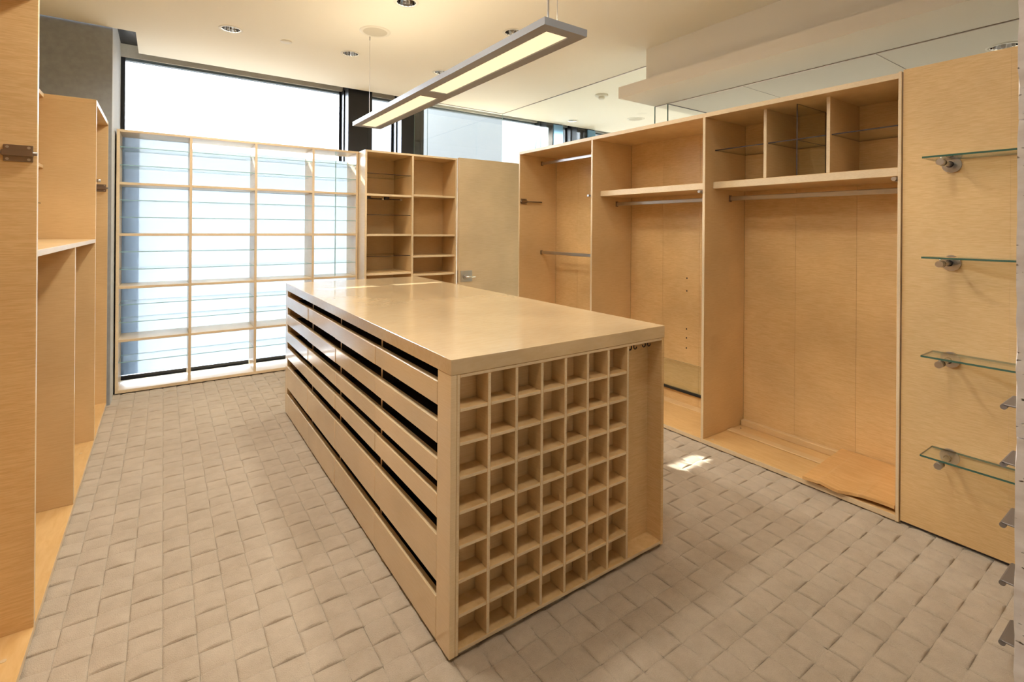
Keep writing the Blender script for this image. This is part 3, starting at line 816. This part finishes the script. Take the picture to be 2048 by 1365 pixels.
# ------------------------------------------------------------------ pendant light
def pendant():
    x0, x1, y0, y1, zb, zt = 1.246, 1.477, 1.569, 4.045, 2.220, 2.251
    t = thing('pendant_light', 'long grey rectangular pendant lamp with two warm lenses over the island', 'pendant lamp', ((x0 + x1) / 2, (y0 + y1) / 2, zb))
    lx0, lx1 = 1.300, 1.421
    lens = ((1.625, 2.749), (2.867, 4.003))
    bm = bmesh.new()
    for q in ((x0, lx0, y0, y1), (lx1, x1, y0, y1), (lx0, lx1, y0, lens[0][0]), (lx0, lx1, lens[0][1], lens[1][0]), (lx0, lx1, lens[1][1], y1)):
        bm_box(bm, *q, zb, zt, 0)
    bmesh.ops.remove_doubles(bm, verts=bm.verts, dist=1e-5)
    mesh_obj('housing', bm, M_ALU, t)
    for a, b in lens:
        box('lens', lx0, lx1, a, b, zb + 0.006, zb + 0.012, M_LENS, t, bev=0)
        box('uplight', lx0 + 0.01, lx1 - 0.01, a, b, zb + 0.020, zt - 0.002, M_UP, t, bev=0)
    xc = (x0 + x1) / 2
    for y in (3.985, 1.63):
        w = cyl('suspension_wire', (xc, y, zt + 0.001), (xc, y, ZC - 0.001), 0.0012, M_STEEL, t, 6)
        cyl('ferrule', (xc, y, zt - 0.004), (xc, y, zt + 0.030), 0.004, M_STEEL, w, 10)
        cyl('ceiling_ferrule', (xc, y, ZC - 0.030), (xc, y, ZC - 0.0005), 0.005, M_STEEL, w, 10)
    cyl('power_cable', (xc - 0.045, 1.635, zt - 0.003), (xc - 0.045, 1.635, ZC - 0.001), 0.004, M_STEEL, t, 8)
pendant()

# ------------------------------------------------------------------ ceiling fittings
def downlight(x, y, z, label, watts):
    t = thing('downlight', label, 'downlight', (x, y, z), 'recessed ceiling downlights')
    lathe('trim_ring', x, y, [(HR - 0.004, z + 0.002), (HR - 0.004, z - 0.003), (0.083, z - 0.0025), (0.085, z - 0.0005)], M_WHITE, t)
    lathe('reflector', x, y, [(HR - 0.003, z - 0.001), (0.060, z + 0.035), (0.048, z + 0.085), (0.034, z + 0.12)], M_REFL, t, seg=16, flat=True)
    lathe('lamp', x, y, [(0.034, z + 0.119), (0.022, z + 0.112), (0.008, z + 0.108)], M_BULB, t, seg=16)
    if watts:
        l = bpy.data.lights.new('downlight_beam', 'SPOT'); l.energy = watts; l.spot_size = 2.7; l.spot_blend = 0.7
        l.shadow_soft_size = 0.14; l.color = (1.0, 0.95, 0.83)
        lo = bpy.data.objects.new('downlight_beam', l); C.objects.link(lo); lo.parent = t; lo.location = (0, 0, -0.012)
labs = ('recessed chrome downlight nearest the grey concrete wall', 'recessed chrome downlight close to the pendant wire and the window',
        'recessed chrome downlight half hidden behind the middle of the pendant', 'recessed chrome downlight cut by the top edge of the picture',
        'recessed chrome downlight peeking over the near end of the pendant', None, 'small far downlight in the ceiling beyond the glass')
DLW = LAMP_DOWN
def zone(x, y):                      # dimmer zones: left aisle brightest, right aisle and camera end low
    if x > 4: return 6.0
    return ({0: 1.6, 1: 2.2, 3: 1.5, 4: 1.9}[int(y)] if x < 1 else (0.35 if y > 4 else 0.95) if x < 2 else (0.8 if y > 4 else 0.42)) * (0.6 if y < 1 else 1.0)
for (x, y), lb in zip(DL, labs):
    if lb: downlight(x, y, ZC, lb, DLW * zone(x, y))
for x, y, lb in FILL_DL:
    downlight(x, y, ZC, lb, DLW * zone(x, y))
downlight(SDL[0], SDL[1], ZS, 'downlight in the low soffit beside the stone pier', LAMP_DOWN * 0.6)

def speaker(x, y, label):
    t = thing('ceiling_speaker', label, 'speaker', (x, y, ZC), 'round ceiling speakers')
    lathe('rim', x, y, [(0.092, ZC - 0.0045), (0.100, ZC - 0.005), (0.118, ZC - 0.003), (0.120, ZC - 0.0004)], M_WHITE, t, seg=48)
    lathe('grille', x, y, [(0.093, ZC - 0.004), (0.06, ZC - 0.006), (0.01, ZC - 0.007)], M_GRILLE, t, seg=48)
speaker(1.36, 3.855, 'round ceiling speaker above the far end of the pendant')
speaker(5.40, 4.745, 'faint round ceiling speaker beyond the glass')
cp = lathe('cover_plate', 0.83, 4.50, [(0.045, ZC - 0.0005), (0.045, ZC - 0.004), (0.040, ZC - 0.006), (0.01, ZC - 0.007)], M_WHITE, None, seg=32, origin=(0.83, 4.5, ZC))
tag(cp, 'small blank round cover plate on the ceiling between two downlights', 'cover plate')
sd = thing('smoke_detector', 'small round smoke detector on the ceiling beyond the glass', 'smoke detector', (4.12, 4.13, ZC))
lathe('base', 4.12, 4.13, [(0.075, ZC - 0.0005), (0.075, ZC - 0.012), (0.062, ZC - 0.020), (0.012, ZC - 0.021)], M_WHITE, sd)
lathe('sensor', 4.12, 4.13, [(0.036, ZC - 0.020), (0.038, ZC - 0.040), (0.030, ZC - 0.052), (0.008, ZC - 0.053)], M_WHITE, sd)
